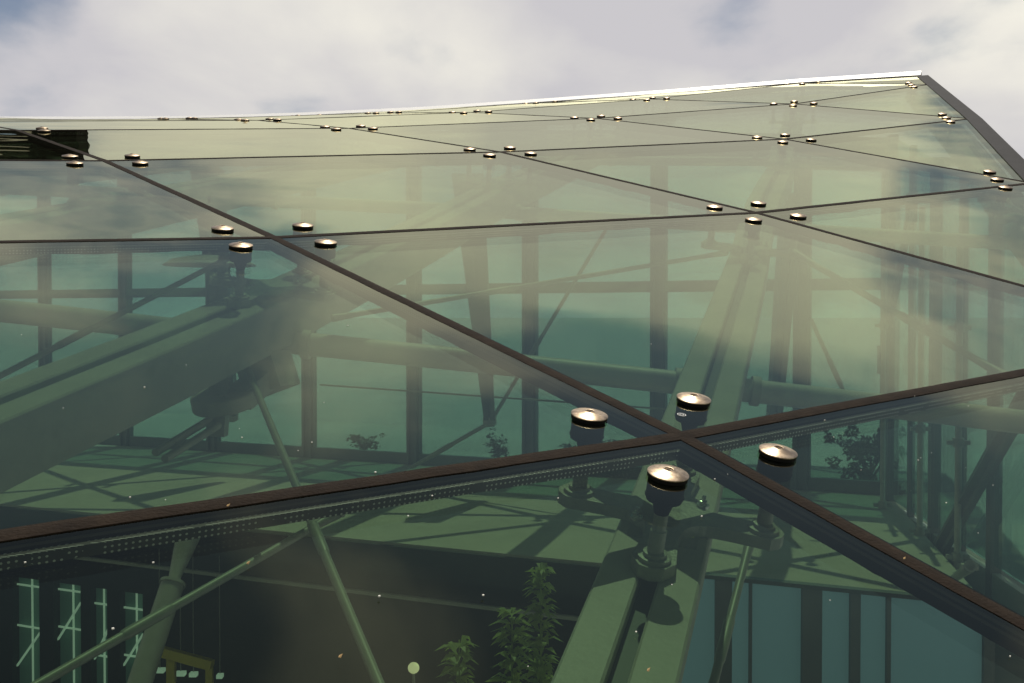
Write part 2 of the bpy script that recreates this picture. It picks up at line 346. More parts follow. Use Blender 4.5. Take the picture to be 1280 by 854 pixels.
for a in range(-2, 10):
    for b in range(-5, 7):
        ab = [(a, b), (a+1, b), (a+1, b+1), (a, b+1)]
        for fn in (lambda p: p[1]-p[0]-DMAX, lambda p: SMIN-p[0]-p[1], lambda p: p[0]+p[1]-SMAX, lambda p: DMIN-(p[1]-p[0])):
            ab = clip(ab, fn)
            if len(ab) < 3: break
        ab = [q for k, q in enumerate(ab) if abs(q[0]-ab[k-1][0])+abs(q[1]-ab[k-1][1]) > 1e-6]
        if len(ab) < 3: continue
        area = sum(ab[k-1][0]*ab[k][1]-ab[k][0]*ab[k-1][1] for k in range(len(ab)))/2
        if abs(area) < .05: continue
        C3 = [P(*q) for q in ab]; n = (C3[1]-C3[0]).cross(C3[2]-C3[0]).normalized()
        if n.z < 0: n = -n
        for k in range(len(ab)):
            key = tuple(sorted((tuple(round(c, 3) for c in ab[k]), tuple(round(c, 3) for c in ab[(k+1) % len(ab)])))); edges[key] = edges.get(key, 0)+1
        I = inset(C3, .016); mb = MB()
        if len(I) == 4:
            G = 6
            for lay in (0, -TH):
                i0 = len(mb.v)
                for i in range(G+1):
                    for j in range(G+1):
                        u, v = i/G, j/G; mb.v.append(I[0]*(1-u)*(1-v)+I[1]*u*(1-v)+I[2]*u*v+I[3]*(1-u)*v+n*lay)
                for i in range(G):
                    for j in range(G):
                        q = (i0+i*(G+1)+j, i0+(i+1)*(G+1)+j, i0+(i+1)*(G+1)+j+1, i0+i*(G+1)+j+1); mb.f.append(q if lay == 0 else q[::-1])
            pane = mb.build('pane', M['roof'], roof, smooth=40)
        else:
            mb.quad(*I); mb.quad(*[q-n*TH for q in I][::-1]); pane = mb.build('pane', M['roof'], roof)
        ring_obj('edge_seal', C3, .0163, .027, -.005, -.027, n, M['seal'], pane)
        ring_obj('spacer', C3, .0275, .037, -.009, -.025, n, M['spacer'], pane, [k for k in range(len(ab)) if not (abs(ab[k][0]-ab[(k+1) % len(ab)][0]) < 1e-6 and ab[k][0] == a+1)])
        npane += 1
for (p, q), cnt in edges.items():
    A, B = P(*p), P(*q)
    if cnt < 2: continue
    mid = ((p[0]+q[0])/2, (p[1]+q[1])/2); n = nrm(*mid); d = (B-A).normalized(); x = d.cross(n)
    mb = MB(); w = .0155; sec = [(-w, .0010), (-w*.35, .0022), (w*.35, .0022), (w, .0010), (w, -.034), (-w, -.034)]
    NS = 28; pts = [A.lerp(B, k/NS) for k in range(NS+1)]
    jit = [(random.uniform(-.0010, .0010)) for _ in pts]
    mb.sweep([pt+x*jt for pt, jt in zip(pts, jit)], [(x*random.uniform(.95, 1.04), n*random.uniform(.9, 1.1)) for _ in pts], sec); mb.build('gasket', M['gasket'], roof)

# edge trims: grey metal along the side, white flashing along the top, channel along the foot
def strip(name, line, sec, m, label=None):
    pts = [P(*q) for q in line]; fr = []
    for k, p in enumerate(pts):
        d = (pts[min(k+1, len(pts)-1)]-pts[max(k-1, 0)]).normalized(); n = nrm(*line[k]); x = d.cross(n).normalized(); fr.append((x, x.cross(d)))
    mb = MB(); mb.sweep(pts, fr, sec); o = mb.build(name, m, roof)
    if label: o['label'] = label
    return o
side = [(s/2-.5, s/2+.5) for s in (1, 2, 3, 4, 5, 6, 7, 8, 9, 10)]
strip('side_trim', side, [(-.03, .004), (.08, .004), (.09, -.005), (.09, -.09), (.075, -.09), (.075, -.04), (-.03, -.04)], M['trim'], 'grey metal strip closing the side of the roof')
top = [(4.5+.5*k, 5.5-.5*k) for k in range(0, 9)]
strip('top_flashing', top, [(.03, .004), (.03, .010), (.12, .042), (.14, .038), (.14, -.10), (.125, -.10), (.125, .03)], M['flash'], 'white metal flashing along the top edge')
strip('top_gasket', top, [(-.022, .003), (-.022, -.05), (.06, -.05), (.06, .003)], M['seal'])
strip('foot_channel', [(-.5+k, 1.5-k) for k in range(0, 5)], [(.02, .01), (-.06, .01), (-.06, -.10), (.02, -.10)], M['trim'])

# ------------------------------------------------------------------ steel beams under the glass, running up the slope
BT = .165                                   # beam top below glass
def beam(d, label):
    t = thing('steel_beam', label, 'beam', 'painted steel beams under the glass roof', P((1-d)/2+.0, (1+d)/2)-V((0, 0, BT)))
    s0, s1 = 1.04, 9.96; k = 19; line = [((s-d)/2, (s+d)/2) for s in [s0+(s1-s0)*i/(k-1) for i in range(k)]]
    pts, fr = [], []
    base = t.location.copy()
    for i, q in enumerate(line):
        n = nrm(*q); a, b2 = line[max(i-1, 0)], line[min(i+1, k-1)]; dd = (P(*b2)-P(*a)).normalized(); x = dd.cross(n).normalized()
        pts.append(P(*q)-n*BT-base); fr.append((x, x.cross(dd)))
    for sg in (-1, 1):
        mb = MB(); c = .004; lo, hi = .015, .080
        sec = [(sg*lo, -.145), (sg*hi, -.145), (sg*hi, -c), (sg*(hi-c), 0), (sg*(lo+c), 0), (sg*lo, -c)]
        mb.sweep(pts, fr, sec); mb.build('box_section', M['steel'], t)
    mb = MB(); mb.sweep(pts, fr, [(-.0145, -.035), (.0145, -.035), (.0145, -.13), (-.0145, -.13)]); mb.build('web_plate', M['mull'], t)
    return t
bl = {0: 'pale steel beam with grooved top carrying the large spider bracket with two bolts', -1: 'pale steel beam crossed by the pipe, round bracket hanging beneath it',
      -2: 'pale steel beam under the glass next to the round bracket beam', -3: 'faint steel beam deep under the reflecting glass', -4: 'steel beam beyond the faint one under the glass',
      1: 'steel edge beam under the grey side trim of the roof'}
for d in (0, -1, -2, -3, -4):
    beam(d, bl[d])
beam(1, bl[1])

# ------------------------------------------------------------------ spider brackets with disc fixings at every joint crossing
AX, AY = .205, .165
def sdf(x, y, ends):
    r = []
    for ex, ey in ends:
        L = math.hypot(ex, ey); t = max(0, min(1, (x*ex+y*ey)/(L*L))); r.append(math.hypot(x-ex*t, y-ey*t)-(.037-.009*math.sin(math.pi*t)))
    k = 26.0; return -math.log(sum(math.exp(-k*q*2.2) for q in r))/(k*2.2)
def spider_meshes(ends, key):
    pol = []
    for j in range(72):
        a = 2*math.pi*j/72; r = .40
        while r > .02 and sdf(r*math.cos(a), r*math.sin(a), ends) > 0: r -= .002
        pol.append((r*math.cos(a), r*math.sin(a)))
    mb = MB(); mb.hexa([V((x, y, -.164)) for x, y in pol], [V((x, y, -.142)) for x, y in pol]); return mb.mesh('spider_plate', M['cast'])
ENDS4 = [(AX, 0), (-AX, 0), (0, AY), (0, -AY)]
ENDS3 = [(.27, AY), (0, AY), (-.27, AY)]
PLATE = {4: spider_meshes(ENDS4, 4), 3: spider_meshes(ENDS3, 3)}
mb = MB(); rr = .0330
mb.lathe([(.0040, .0082), (.0062, .0082), (.0065, .0103), (.0080, .0105), (.0086, .0098), (rr*.62, .0072), (rr*.96, .0044), (rr, .0036), (rr, .0022), (rr*.97, .0018)], 32); CAP = mb.mesh('disc_cap', M['cap'], 35)
mb = MB(); mb.lathe([(rr*.96, -.0048), (rr*.98, -.004), (rr*.98, .0012), (rr*.93, .0018)], 32); mb.lathe([(.001, .0050), (.0040, .0050), (.0040, .0083), (.001, .0083)], 6); WASH = mb.mesh('washer', M['rubber'], 35)
mb = MB(); mb.lathe([(.0300, -.0006), (.0300, -.0300), (.0315, -.0305), (.0305, -.033), (.0275, -.034), (.0275, -.035), (.0285, -.0355), (.0285, -.038), (.018, -.040), (.0115, -.062)], 24); CLAMP = mb.mesh('clamp', M['rubber'], 35)
mb = MB(); mb.lathe([(.0115, -.062), (.0115, -.090), (.0135, -.091), (.0135, -.1275), (.0195, -.1285), (.0195, -.1345), (.0275, -.1355), (.0275, -.1425)], 20); STEM = mb.mesh('stem', M['cast'], 35)
mb = MB(); mb.lathe([(.012, -.143), (.012, -.138), (.0095, -.138)], 12); mb.lathe([(.0075, -.1385), (.0075, -.131), (.004, -.130), (.004, -.122), (.003, -.121)], 6); BOLT = mb.mesh('bolt', M['bolt'])
mb = MB(); mb.box((0, 0, -.172), (.09, 0, 0), (0, .06, 0), (0, 0, .0085)); SADDLE = mb.mesh('saddle', M['cast'])
def spider(a, b, label, group):
    o = P(a, b); n = nrm(a, b); x = (P(a+.5, b+.5)-P(a-.5, b-.5)).normalized(); x = (x-n*x.dot(n)).normalized(); y = n.cross(x)
    t = thing('spider_bracket', label, 'spider bracket', group)
    t.matrix_world = Matrix(((x.x, y.x, n.x, o.x), (x.y, y.y, n.y, o.y), (x.z, y.z, n.z, o.z), (0, 0, 0, 1)))
    edge = (b-a) >= 1
    ends = ENDS3 if edge else ENDS4
    link('spider_plate', PLATE[3 if edge else 4], t); link('saddle', SADDLE, t)
    # glass bends at the joints: seat each fixing on its own pane
    for ex, ey in ends:
        w = o+x*ex+y*ey; g = 0.0
        lo = [P(a+u, b+v) for u, v in ((.12, .12), (-.12, -.12), (.12, -.12), (-.12, .12))]
        q = min(((u, v) for u in (-.25, 0, .25) for v in (-.25, 0, .25)), key=lambda s: (P(a+s[0], b+s[1])-w).length)
        # local pane height by small search on the patch
        aa, bb = a+q[0]*.5, b+q[1]*.5
        for _ in range(12):
            p = P(aa, bb); pa = (P(aa+.05, bb)-p)/.05; pb = (P(aa, bb+.05)-p)/.05; r = w-p; det = pa.dot(x)*pb.dot(y)-pb.dot(x)*pa.dot(y)
            aa += .7*(r.dot(x)*pb.dot(y)-pb.dot(x)*r.dot(y))/det; bb += .7*(pa.dot(x)*r.dot(y)-r.dot(x)*pa.dot(y))/det
        g = max(-.02, min(.02, (P(aa, bb)-o).dot(n)))
        s = link('stem', STEM, t); s.location = (ex, ey, 0)
        c = link('clamp', CLAMP, t); c.location = (ex, ey, g)
        k = link('disc_cap', CAP, t); k.location = (ex, ey, g+.0045)
        k.rotation_euler = (random.uniform(-.02, .02), random.uniform(-.02, .02), random.uniform(0, 6))
        link('washer', WASH, k)
    if not edge:
        for bx, by in ((-.062, .05), (.05, -.055)): q = link('bolt', BOLT, t); q.location = (bx, by, 0)
named = {(1, 1): 'large spider bracket with four bronze discs on the grooved beam, pipe running close behind',
         (2, 1): 'spider bracket above the beam that carries the round bracket, four discs round a joint crossing',
         (2, 2): 'spider bracket at the upper end of the grooved beam, where two tie rods meet'}
ORD = ('first', 'second', 'third', 'fourth', 'fifth')
BN = {0: 'along the grooved beam', -1: 'along the round-bracket beam', -2: 'beside the round-bracket beam', -3: 'on the faint beam', -4: 'along the beam beyond the faint one'}
for a in range(1, 9):
    for b in range(-2, 6):
        d = b-a; s = a+b
        if d > 1 or s < 2 or s > 10 or d < -4: continue
        w = P(a, b)-EYE; zc = w.dot(FW)
        if zc < .6 or not -80 < 640+F*w.x/zc < 1600: continue
        k = ORD[min(4, (10-s)//2)]
        if (a, b) in named: spider(a, b, named[(a, b)], 'spider brackets holding the glass panes')
        elif d == 1: spider(a, b, 'bracket with a row of three discs, %s from the corner beside the grey side trim' % k, 'three-armed edge brackets')
        else: spider(a, b, 'four-disc bracket, %s from the top flashing %s' % (k, BN[d]), 'spider brackets holding the glass panes')

# ------------------------------------------------------------------ round pipes crossing under the beams
def pipe(s, off, r, label):
    ds = [1.0-.5*k for k in range(0, 16)]; pts = [P((s-d)/2, (s+d)/2)-nrm((s-d)/2, (s+d)/2)*off for d in ds]
    t = thing('roof_pipe', label, 'pipe', 'round pipes crossing under the beams', pts[0]); b0 = pts[0].copy()
    mb = MB(); mb.tube([p-b0 for p in pts], r, 20); mb.build('pipe', M['pipe'], t, 40)
    for d in (0, -1, -2, -3, -4):
        q = ((s-d)/2, (s+d)/2); c = P(*q)-nrm(*q)*off-b0; dv = (P((s-d+.2)/2, (s+d-.2)/2)-P(*q)).normalized()
        for sg in (-1, 1):
            mb = MB(); mb.tube([c+dv*sg*.10, c+dv*sg*.125], r+.009, 20); mb.build('collar', M['steel'], t, 40)
pipe(3, .315, .035, 'round painted pipe passing through the beam with the round bracket')
pipe(5, .315, .035, 'round pipe behind the reflecting panes at the upper end of the grooved beam')
pipe(7, .315, .035, 'round pipe far up beneath the reflecting panes')

# ------------------------------------------------------------------ tie rods
def tie(p, q, r, label, m='rod', fork=True):
    p, q = V(p), V(q); t = thing('tie_rod', label, 'tie rod', None, p); d = q-p; u = d.normalized(); L = d.length
    mb = MB(); mb.tube([V((0, 0, 0)), d], r, 12); mb.build('rod', M[m], t, 40)
    if fork:
        for a, sg in ((V((0, 0, 0)), 1), (d, -1)):
            mb = MB(); mb.tube([a+u*sg*r*11, a+u*sg*r*5, a+u*sg*r*2, a], [r*1.02, r*1.25, r*1.45, r*1.45], 12); mb.build('fork_end', M[m], t, 40)
            x = u.cross(V((0, 0, 1))).normalized()
            mb = MB(); mb.tube([a+u*sg*r-x*r*1.9, a+u*sg*r+x*r*1.9], r*.9, 10); mb.build('pin', M['cast'], t, 40)
    k = .62; mb = MB(); mb.tube([d*k-u*r*7, d*k-u*r*6, d*k+u*r*6, d*k+u*r*7], [r*1.02, r*1.25, r*1.25, r*1.02], 12); mb.build('turnbuckle', M[m], t, 40)
    return t
tie(at(303, 446, 3.25), at(505, 930, 1.75), .0095, 'tie rod hanging from the beam side by the round bracket')
tie(at(425, 640, 2.9), at(-30, 900, 2.0), .0098, 'long tie rod crossing in front of the pale leaning strut')
tie(at(300, 315, 3.28), at(-60, 501, 2.7), .008, 'thin tie rod sloping from the round-bracket beam past the facade mullions')
tie(at(908, 316, 4.35), at(415, 398, 3.55), .0085, 'tie rod from the upper spider bracket to the next beam')
tie(at(992, 316, 4.4), at(1262, 474, 3.5), .012, 'tie rod from the upper spider bracket down to the side wall')
tie(at(940, 668, 2.6), at(880, 900, 2.1), .0095, 'tie rod beside the grooved beam in front of the blue panels')

# bracket under the round-bracket beam
bp_ = at(280, 500, 3.15)
t = thing('hanging_bracket', 'round cast bracket with twin rods hanging under the beam', 'bracket', None, bp_)
mb = MB(); mb.lathe([(.085, -.022), (.09, -.018), (.09, .018), (.085, .022)], 28); o = mb.build('disc', M['steel'], t, 35); o.rotation_euler = (R(14), R(-6), 0)
mb = MB(); mb.bar((-.02, 0, -.10), (.0, 0, .16), .05, .05, V((0, 1, 0))); mb.build('hanger', M['cast'], t)
u = (at(335, 468, 3.3)-bp_); mb = MB(); mb.bar(V((.04, 0, .0)), u*1.02, .07, .06); mb.build('arm', M['steel'], t)
mb = MB(); mb.box(u, (.055, -.02, .02), (.02, .05, 0), (-.015, 0, .05)); mb.build('block', M['steel'], t)
e = at(200, 570, 2.85)-bp_; s0 = at(268, 528, 3.12)-bp_; sd = V((0.012, 0, -.008))
for sg in (-1, 1):
    mb = MB(); mb.tube([s0+sd*sg, e+sd*sg], .0105, 12); mb.build('rod', M['steel'], t, 40)

# dish lamp close under the glass
lp = P(2, 1)*1.0; lp = at(262, 331, 4.1)
t = thing('dish_lamp', 'shallow white dish lamp under the glass by the pipe', 'lamp', None, lp)
mb = MB(); mb.lathe([(.001, .035), (.06, .033), (.13, .02), (.165, 0), (.165, -.004), (.12, .008), (.02, .02)], 32); mb.build('dish', M['lamp'], t, 40)
mb = MB(); mb.tube([(0, 0, .03), (0, 0, roof_z(lp.x, lp.y)-lp.z-.02)], .006, 8); mb.build('stem', M['cast'], t)

# ------------------------------------------------------------------ the sunken hall: slab, lower walls, floor
Z0 = .18                                     # upper floor
def fl(x): return 12.4-.481*(x+5.64)         # facade line in plan
def ft(x): return 6.8-.47*(x+1.16)           # front edge of the upper floor slab
XL, XR = -10.0, 2.75
mb = MB(); mb.hexa([(XL, ft(XL), Z0-.17), (XR-.55, ft(XR-.55), Z0-.17), (XR+.05, fl(XR)-.02, Z0-.17), (XL, fl(XL)+.1, Z0-.17)], [(XL, ft(XL), Z0), (XR-.55, ft(XR-.55), Z0), (XR+.05, fl(XR)-.02, Z0), (XL, fl(XL)+.1, Z0)])
slab = tag(mb.build('floor_slab', M['conc']), kind='structure')
def fbar(name, m, z, h, dpt, x0, x1, off, parent):
    mb = MB(); a = V((x0, ft(x0)+off, z)); b = V((x1, ft(x1)+off, z)); mb.bar(a, b, dpt, h); return mb.build(name, m, parent)
fbar('fascia', M['dark'], Z0-.1, .17, .03, XL, .80, -.018, slab)
fbar('fascia_rail', M['steel'], Z0-.31, .02, .03, XL, .80, -.02, slab)
FLZ = -4.2
mb = MB(); mb.quad((XL, -.2, FLZ), (4, -.2, FLZ), (4, 15, FLZ), (XL, 15, FLZ)); tag(mb.build('hall_floor', M['floor']), kind='structure')
# lower rear wall under the slab with tall narrow windows
WO = 2.9
lw = tag(thing('lower_wall', 'dark wall under the floor slab with tall narrow lit windows', 'wall'))
def wx(px):                                  # where the ray through a picture column meets the wall
    k = (px-640)/F; return (6.8+WO-.47*1.16)*k/(1+.47*k)
def wp(x, z, off=0): return V((x, ft(x)+WO+off, z))
wins = [(12, 46), (64, 98), (110, 131), (147, 176)]
xs = [(wx(a), wx(b)) for a, b in wins]; ztop = 1.5-(766-397)*10.2/F; prev = XL
spans = []
for a, b in xs: spans.append((prev, a)); prev = b
spans.append((prev, 3.2))
for k, (a, b) in enumerate(spans):
    mb = MB(); mb.hexa([wp(a, FLZ), wp(b, FLZ), wp(b, FLZ, .2), wp(a, FLZ, .2)], [wp(a, Z0-.171), wp(b, Z0-.171), wp(b, Z0-.171, .2), wp(a, Z0-.171, .2)]); mb.build('pier', M['dark'], lw)
for a, b in xs:
    mb = MB(); mb.hexa([wp(a, ztop), wp(b, ztop), wp(b, ztop, .2), wp(a, ztop, .2)], [wp(a, Z0-.171), wp(b, Z0-.171), wp(b, Z0-.171, .2), wp(a, Z0-.171, .2)]); mb.build('lintel', M['dark'], lw)
    mb = MB(); mb.hexa([wp(a, FLZ+.3, .16), wp(b, FLZ+.3, .16), wp(b, FLZ+.3, .19), wp(a, FLZ+.3, .19)], [wp(a, ztop, .16), wp(b, ztop, .16), wp(b, ztop, .19), wp(a, ztop, .19)]); w = mb.build('window', M['windim'], lw)
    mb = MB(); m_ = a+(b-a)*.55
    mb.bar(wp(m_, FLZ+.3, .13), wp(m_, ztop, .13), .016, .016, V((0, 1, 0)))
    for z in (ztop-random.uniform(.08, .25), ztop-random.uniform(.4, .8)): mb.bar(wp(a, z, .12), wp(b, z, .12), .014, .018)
    q0 = random.uniform(.15, .6); mb.bar(wp(a, ztop-q0-random.uniform(.2, .5), .1), wp(a+(b-a)*random.uniform(.5, 1), ztop-q0, .1), .022, .014); mb.build('glowing_glazing_bars', M['paleglow'], w)  # glazing bars; the daylight on them is put in as glow
# pit side walls
def wall(name, pts, z0, z1, th, m, label):
    t = thing(name, label, 'wall', None, (pts[0][0], pts[0][1], z0))
    for i in range(len(pts)-1):
        a, b = V((*pts[i], 0)), V((*pts[i+1], 0)); za = z1[i] if hasattr(z1, '__len__') else z1; zb = z1[i+1] if hasattr(z1, '__len__') else z1
        d = (b-a).normalized(); x = V((d.y, -d.x, 0))*th/2; lo = V((0, 0, z0)); L = t.location
        mb = MB(); mb.hexa([a-x+lo-L, b-x+lo-L, b+x+lo-L, a+x+lo-L], [a-x+V((0, 0, za))-L, b-x+V((0, 0, zb))-L, b+x+V((0, 0, zb))-L, a+x+V((0, 0, za))-L]); mb.build('wall_panel', m, t)
foot = [P(-.5+k, 1.5-k) for k in range(0, 5)]
wall('kerb_wall', [(p.x, p.y) for p in foot], FLZ, [p.z-.11 for p in foot], .14, M['kerb'], 'low concrete wall carrying the foot of the glass roof')
wall('pit_wall', [(XL, foot[-1].y-.2), (XL, ft(XL)+WO)], FLZ, Z0-.18, .2, M['dark'], 'dark side wall of the sunken hall below the ground')

# blue glazed screen below the slab's front edge
t = thing('blue_screen', 'blue glazed screen hanging below the front edge of the floor slab', 'glass screen')
bx0, bx1 = .82, 2.2
bays = [(.82, .012), (1.075, .085), (1.20, .014), (1.475, .10), (1.66, .05), (1.80, .02), (2.2, .05)]      # post position, width
fa = lambda x, z, o: V((x, ft(x)+o, z))
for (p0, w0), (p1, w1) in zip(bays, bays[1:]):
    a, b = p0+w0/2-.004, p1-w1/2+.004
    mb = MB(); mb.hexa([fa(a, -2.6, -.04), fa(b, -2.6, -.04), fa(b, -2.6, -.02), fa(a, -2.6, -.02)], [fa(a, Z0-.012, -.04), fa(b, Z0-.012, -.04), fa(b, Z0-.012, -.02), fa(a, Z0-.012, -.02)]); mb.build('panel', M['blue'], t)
for a, wd in bays:
    mb = MB(); mb.bar(V((a, ft(a)-.05, -2.6)), V((a, ft(a)-.05, Z0-.012)), wd, .025, V((0, 1, 0))); mb.build('mullion', M['mull'], t)
mb = MB(); mb.bar(V((bx0, ft(bx0)-.05, Z0-.0)), V((bx1, ft(bx1)-.05, Z0-.0)), .06, .02); mb.build('head_rail', M['mull'], t)

# leaning pale strut holding the slab edge
sp = at(236, 668, 7.0); sq = at(150, 930, 6.2)
t = thing('leaning_strut', 'pale green leaning tubular strut with a tapered top', 'strut', None, sq); d = sp-sq
mb = MB(); mb.tube([V((0, 0, 0)), d*.74, d*.745], [.07, .07, .062], 20); mb.build('tube', M['steel'], t, 40)
mb = MB(); mb.tube([d*.735, d*.75, d*.99], [.035, .032, .075], 16); mb.build('tapered_head', M['steel'], t, 40)
mb = MB(); mb.tube([d*.735, d*.75], [.078, .078], 20); mb.build('collar', M['steel'], t, 40)

# ------------------------------------------------------------------ far glass facade
fac = thing('rear_facade', 'tall glass facade with grey mullions and one transom at the back', 'glass facade', None, (-5.01, fl(-5.01), Z0))
FL0 = fac.location.copy()
MX = [-5.01+1.033*k for k in range(-4, 8)]+[2.80]
TRZ = Z0+1.57
fd = V((1, -.481, 0)).normalized(); fnn = V((.481, 1, 0)).normalized()
def fp(x, z, o=0): return V((x, fl(x), z))+fnn*o-FL0
for k, x in enumerate(MX):
    zt = roof_z(x, fl(x))-.36; wd = .13
    mb = MB(); mb.bar(fp(x, Z0, 0), fp(x, zt, 0), wd, .06, fnn)
    q = mb.build('mullion', M['mull'], fac)
    for o_ in (-.045, .045):
        mb = MB(); mb.bar(fp(x+o_*.8, Z0+.003, -.04), fp(x+o_*.8, zt-.003, -.04), .022, .03, fnn); mb.build('cover_strip', M['mull'], q)
for k in range(len(MX)-1):
    a, b = MX[k]+.058, MX[k+1]-.058
    for nm, z, h in (('transom', TRZ, .09), ('base_rail', Z0+.05, .10)):
        mb = MB(); mb.bar(fp(a, z), fp(b, z), .055, h); mb.build(nm, M['mull'], fac)
    za, zb = roof_z(a, fl(a))-.38, roof_z(b, fl(b))-.38
    for lo, h0, h1 in ((Z0+.10, TRZ-.045, TRZ-.045), (TRZ+.045, za, zb)):
        mb = MB(); mb.hexa([fp(a, lo, -.01), fp(b, lo, -.01), fp(b, lo, .01), fp(a, lo, .01)], [fp(a, h0, -.01), fp(b, h1, -.01), fp(b, h1, .01), fp(a, h0, .01)]); mb.build('pane', M['fac'], fac)
    mb = MB(); mb.bar(fp(a-.06, za+.1), fp(b+.06, zb+.1), .10, .24); mb.build('head_beam', M['mull'], fac)

# tapered masts standing inside the facade, with cables
def mast(px0, py0, px1, py1, Z, w0, w1, label):
    p, q = at(px0, py0, Z), at(px1, py1, Z); t = thing('tapered_mast', label, 'mast', 'tapered masts inside the facade', q); d = p-q
    p2 = V((p.x, p.y, 0)); zt = roof_z(p.x, p.y)-.40-q.z; k = zt/d.z; d2 = d*k; w0b = w1+(w0-w1)*k
    x = V((1, 0, 0)); y = V((0, 1, 0))
    for nm, sx in (('blade', -1), ('blade', 1)):
        mb = MB(); c0 = x*sx*w1*.28; c1 = d2+x*sx*w0b*.28
        mb.hexa([c0-x*w1*.2-y*.05, c0+x*w1*.2-y*.05, c0+x*w1*.2+y*.05, c0-x*w1*.2+y*.05], [c1-x*w0b*.2-y*.09, c1+x*w0b*.2-y*.09, c1+x*w0b*.2+y*.09, c1-x*w0b*.2+y*.09]); mb.build(nm, M['mull'], t)
    mb = MB(); mb.hexa([-x*w1*.1-y*.03, x*w1*.1-y*.03, x*w1*.1+y*.03, -x*w1*.1+y*.03], [d2-x*w0b*.1-y*.06, d2+x*w0b*.1-y*.06, d2+x*w0b*.1+y*.06, d2-x*w0b*.1+y*.06]); mb.build('core', M['mull'], t)
    mb = MB(); mb.lathe([(.02, -.05), (w1*.6, -.03), (w1*.6, .02), (.02, .03)], 14); mb.build('end_node', M['cast'], t, 40)
mast(592, 300, 612, 525, 8.3, .20, .085, 'tapered mast ending in mid air where two cables meet')
mast(268, 300, 290, 520, 9.2, .20, .085, 'tapered mast partly behind the beam with the round bracket')
mast(985, 300, 968, 520, 7.4, .11, .09, 'dark tapered mast just behind the grooved beam')
tie(at(757, 288, 8.2), at(613, 528, 8.3), .014, 'thin cable rising from the free end of the tapered mast', fork=False)
tie(at(613, 528, 8.3), at(515, 584, 8.6), .016, 'short cable from the mast tip down to the slab', fork=False)
tie(at(400, 481, 9.0), at(840, 512, 8.2), .007, 'hair-thin cable running level across the facade bays', fork=False)
tie(at(1014, 400, 7.2), at(1062, 506, 6.9), .014, 'short cable leaning beside the last wide facade mullion', fork=False)

# ------------------------------------------------------------------ side wall below the roof's side edge, close mullions
sw = thing('side_wall', 'tall side wall of narrow pale panels between dark posts', 'glass wall', None, (2.73, 8.1, Z0))
SWD = V((-.088, -1, 0)).normalized(); SWN = V((-SWD.y, SWD.x, 0))      # SWN points inside or out, used for depth only
def sp_(s, z, o=0): return SWD*s+SWN*o+V((0, 0, z-Z0))
S0 = V((2.73, 8.1, 0))
sN = [.0, .55, 1.1, 1.65, 2.2, 2.75, 3.05]
for k, s in enumerate(sN):
    w = S0+SWD*s; zt = roof_z(w.x, w.y)-.10; big = k % 2 == 0
    mb = MB(); mb.bar(sp_(s, -3.0), sp_(s, zt), .07 if big else .045, .06 if big else .04, SWN); mb.build('post', M['mull'], sw)
    if k < len(sN)-1:
        a, b = s+.03, sN[k+1]-.03; w2 = S0+SWD*b; zt2 = roof_z(w2.x, w2.y)-.12
        mb = MB(); mb.hexa([sp_(a, Z0+.02, -.008), sp_(b, Z0+.02, -.008), sp_(b, Z0+.02, .008), sp_(a, Z0+.02, .008)], [sp_(a, zt-.02, -.008), sp_(b, zt2, -.008), sp_(b, zt2, .008), sp_(a, zt-.02, .008)]); mb.build('pane', M['fac'], sw)
        mb = MB(); mb.hexa([sp_(a, -3, -.02), sp_(b, -3, -.02), sp_(b, -3, .02), sp_(a, -3, .02)], [sp_(a, Z0-.02, -.02), sp_(b, Z0-.02, -.02), sp_(b, Z0-.02, .02), sp_(a, Z0-.02, .02)]); mb.build('spandrel', M['paleg'], sw)
for k, s in enumerate((.36, 1.3, 2.05)):      # slim pipes with clips in front of the wall
    w = S0+SWD*s; zt = roof_z(w.x, w.y)-.35
    t = thing('downpipe', ('slim pipe with clips against the side wall near the facade corner', 'slim pipe with clips against the middle of the side wall', 'slim pipe with clips on the side wall beside the thick brace')[k], 'pipe', 'slim pipes on the side wall', S0+SWD*s-SWN*.14+V((0, 0, -2.8)))
    mb = MB(); mb.tube([(0, 0, 0), (0, 0, zt+2.8)], .018, 12); mb.build('pipe', M['steel'], t, 40)
    z = .5
    while z < zt+2.6:
        mb = MB(); mb.tube([(0, 0, z), (0, 0, z+.05)], .03, 12); mb.box((0, 0, z+.025), SWN*.06, SWD*.012, V((0, 0, .012))); mb.build('clip', M['cast'], t, 40); z += .62
def brace(p, q, w, label):
    t = thing('diagonal_brace', label, 'brace', 'diagonal braces on the side wall', p); d = q-p
    for sg in (-1, 1):
        mb = MB(); x = d.cross(SWN).normalized(); mb.bar(x*sg*w*.35, d+x*sg*w*.35, .03, w*.25, SWN); mb.build('flange', M['mull'], t)
    mb = MB(); mb.bar(V((0, 0, 0)), d, .012, w*.7, SWN); mb.build('web', M['mull'], t)
    for e in (V((0, 0, 0)), d):
        mb = MB(); mb.box(e, SWN*.012, SWD*.10, V((0, 0, .10))); mb.build('gusset', M['mull'], t)
def swp(s, z, o=-.10): return S0+SWD*s+SWN*o+V((0, 0, z))
brace(swp(.9, -.35), swp(2.95, 1.15), .13, 'thick dark diagonal brace across the lower side wall')
brace(swp(.15, 1.2), swp(.9, 2.2), .07, 'thinner diagonal brace high on the side wall')
tie(swp(.6, -.75, -.35), swp(2.95, .35, -.35), .02, 'pale diagonal rod low across the side wall')

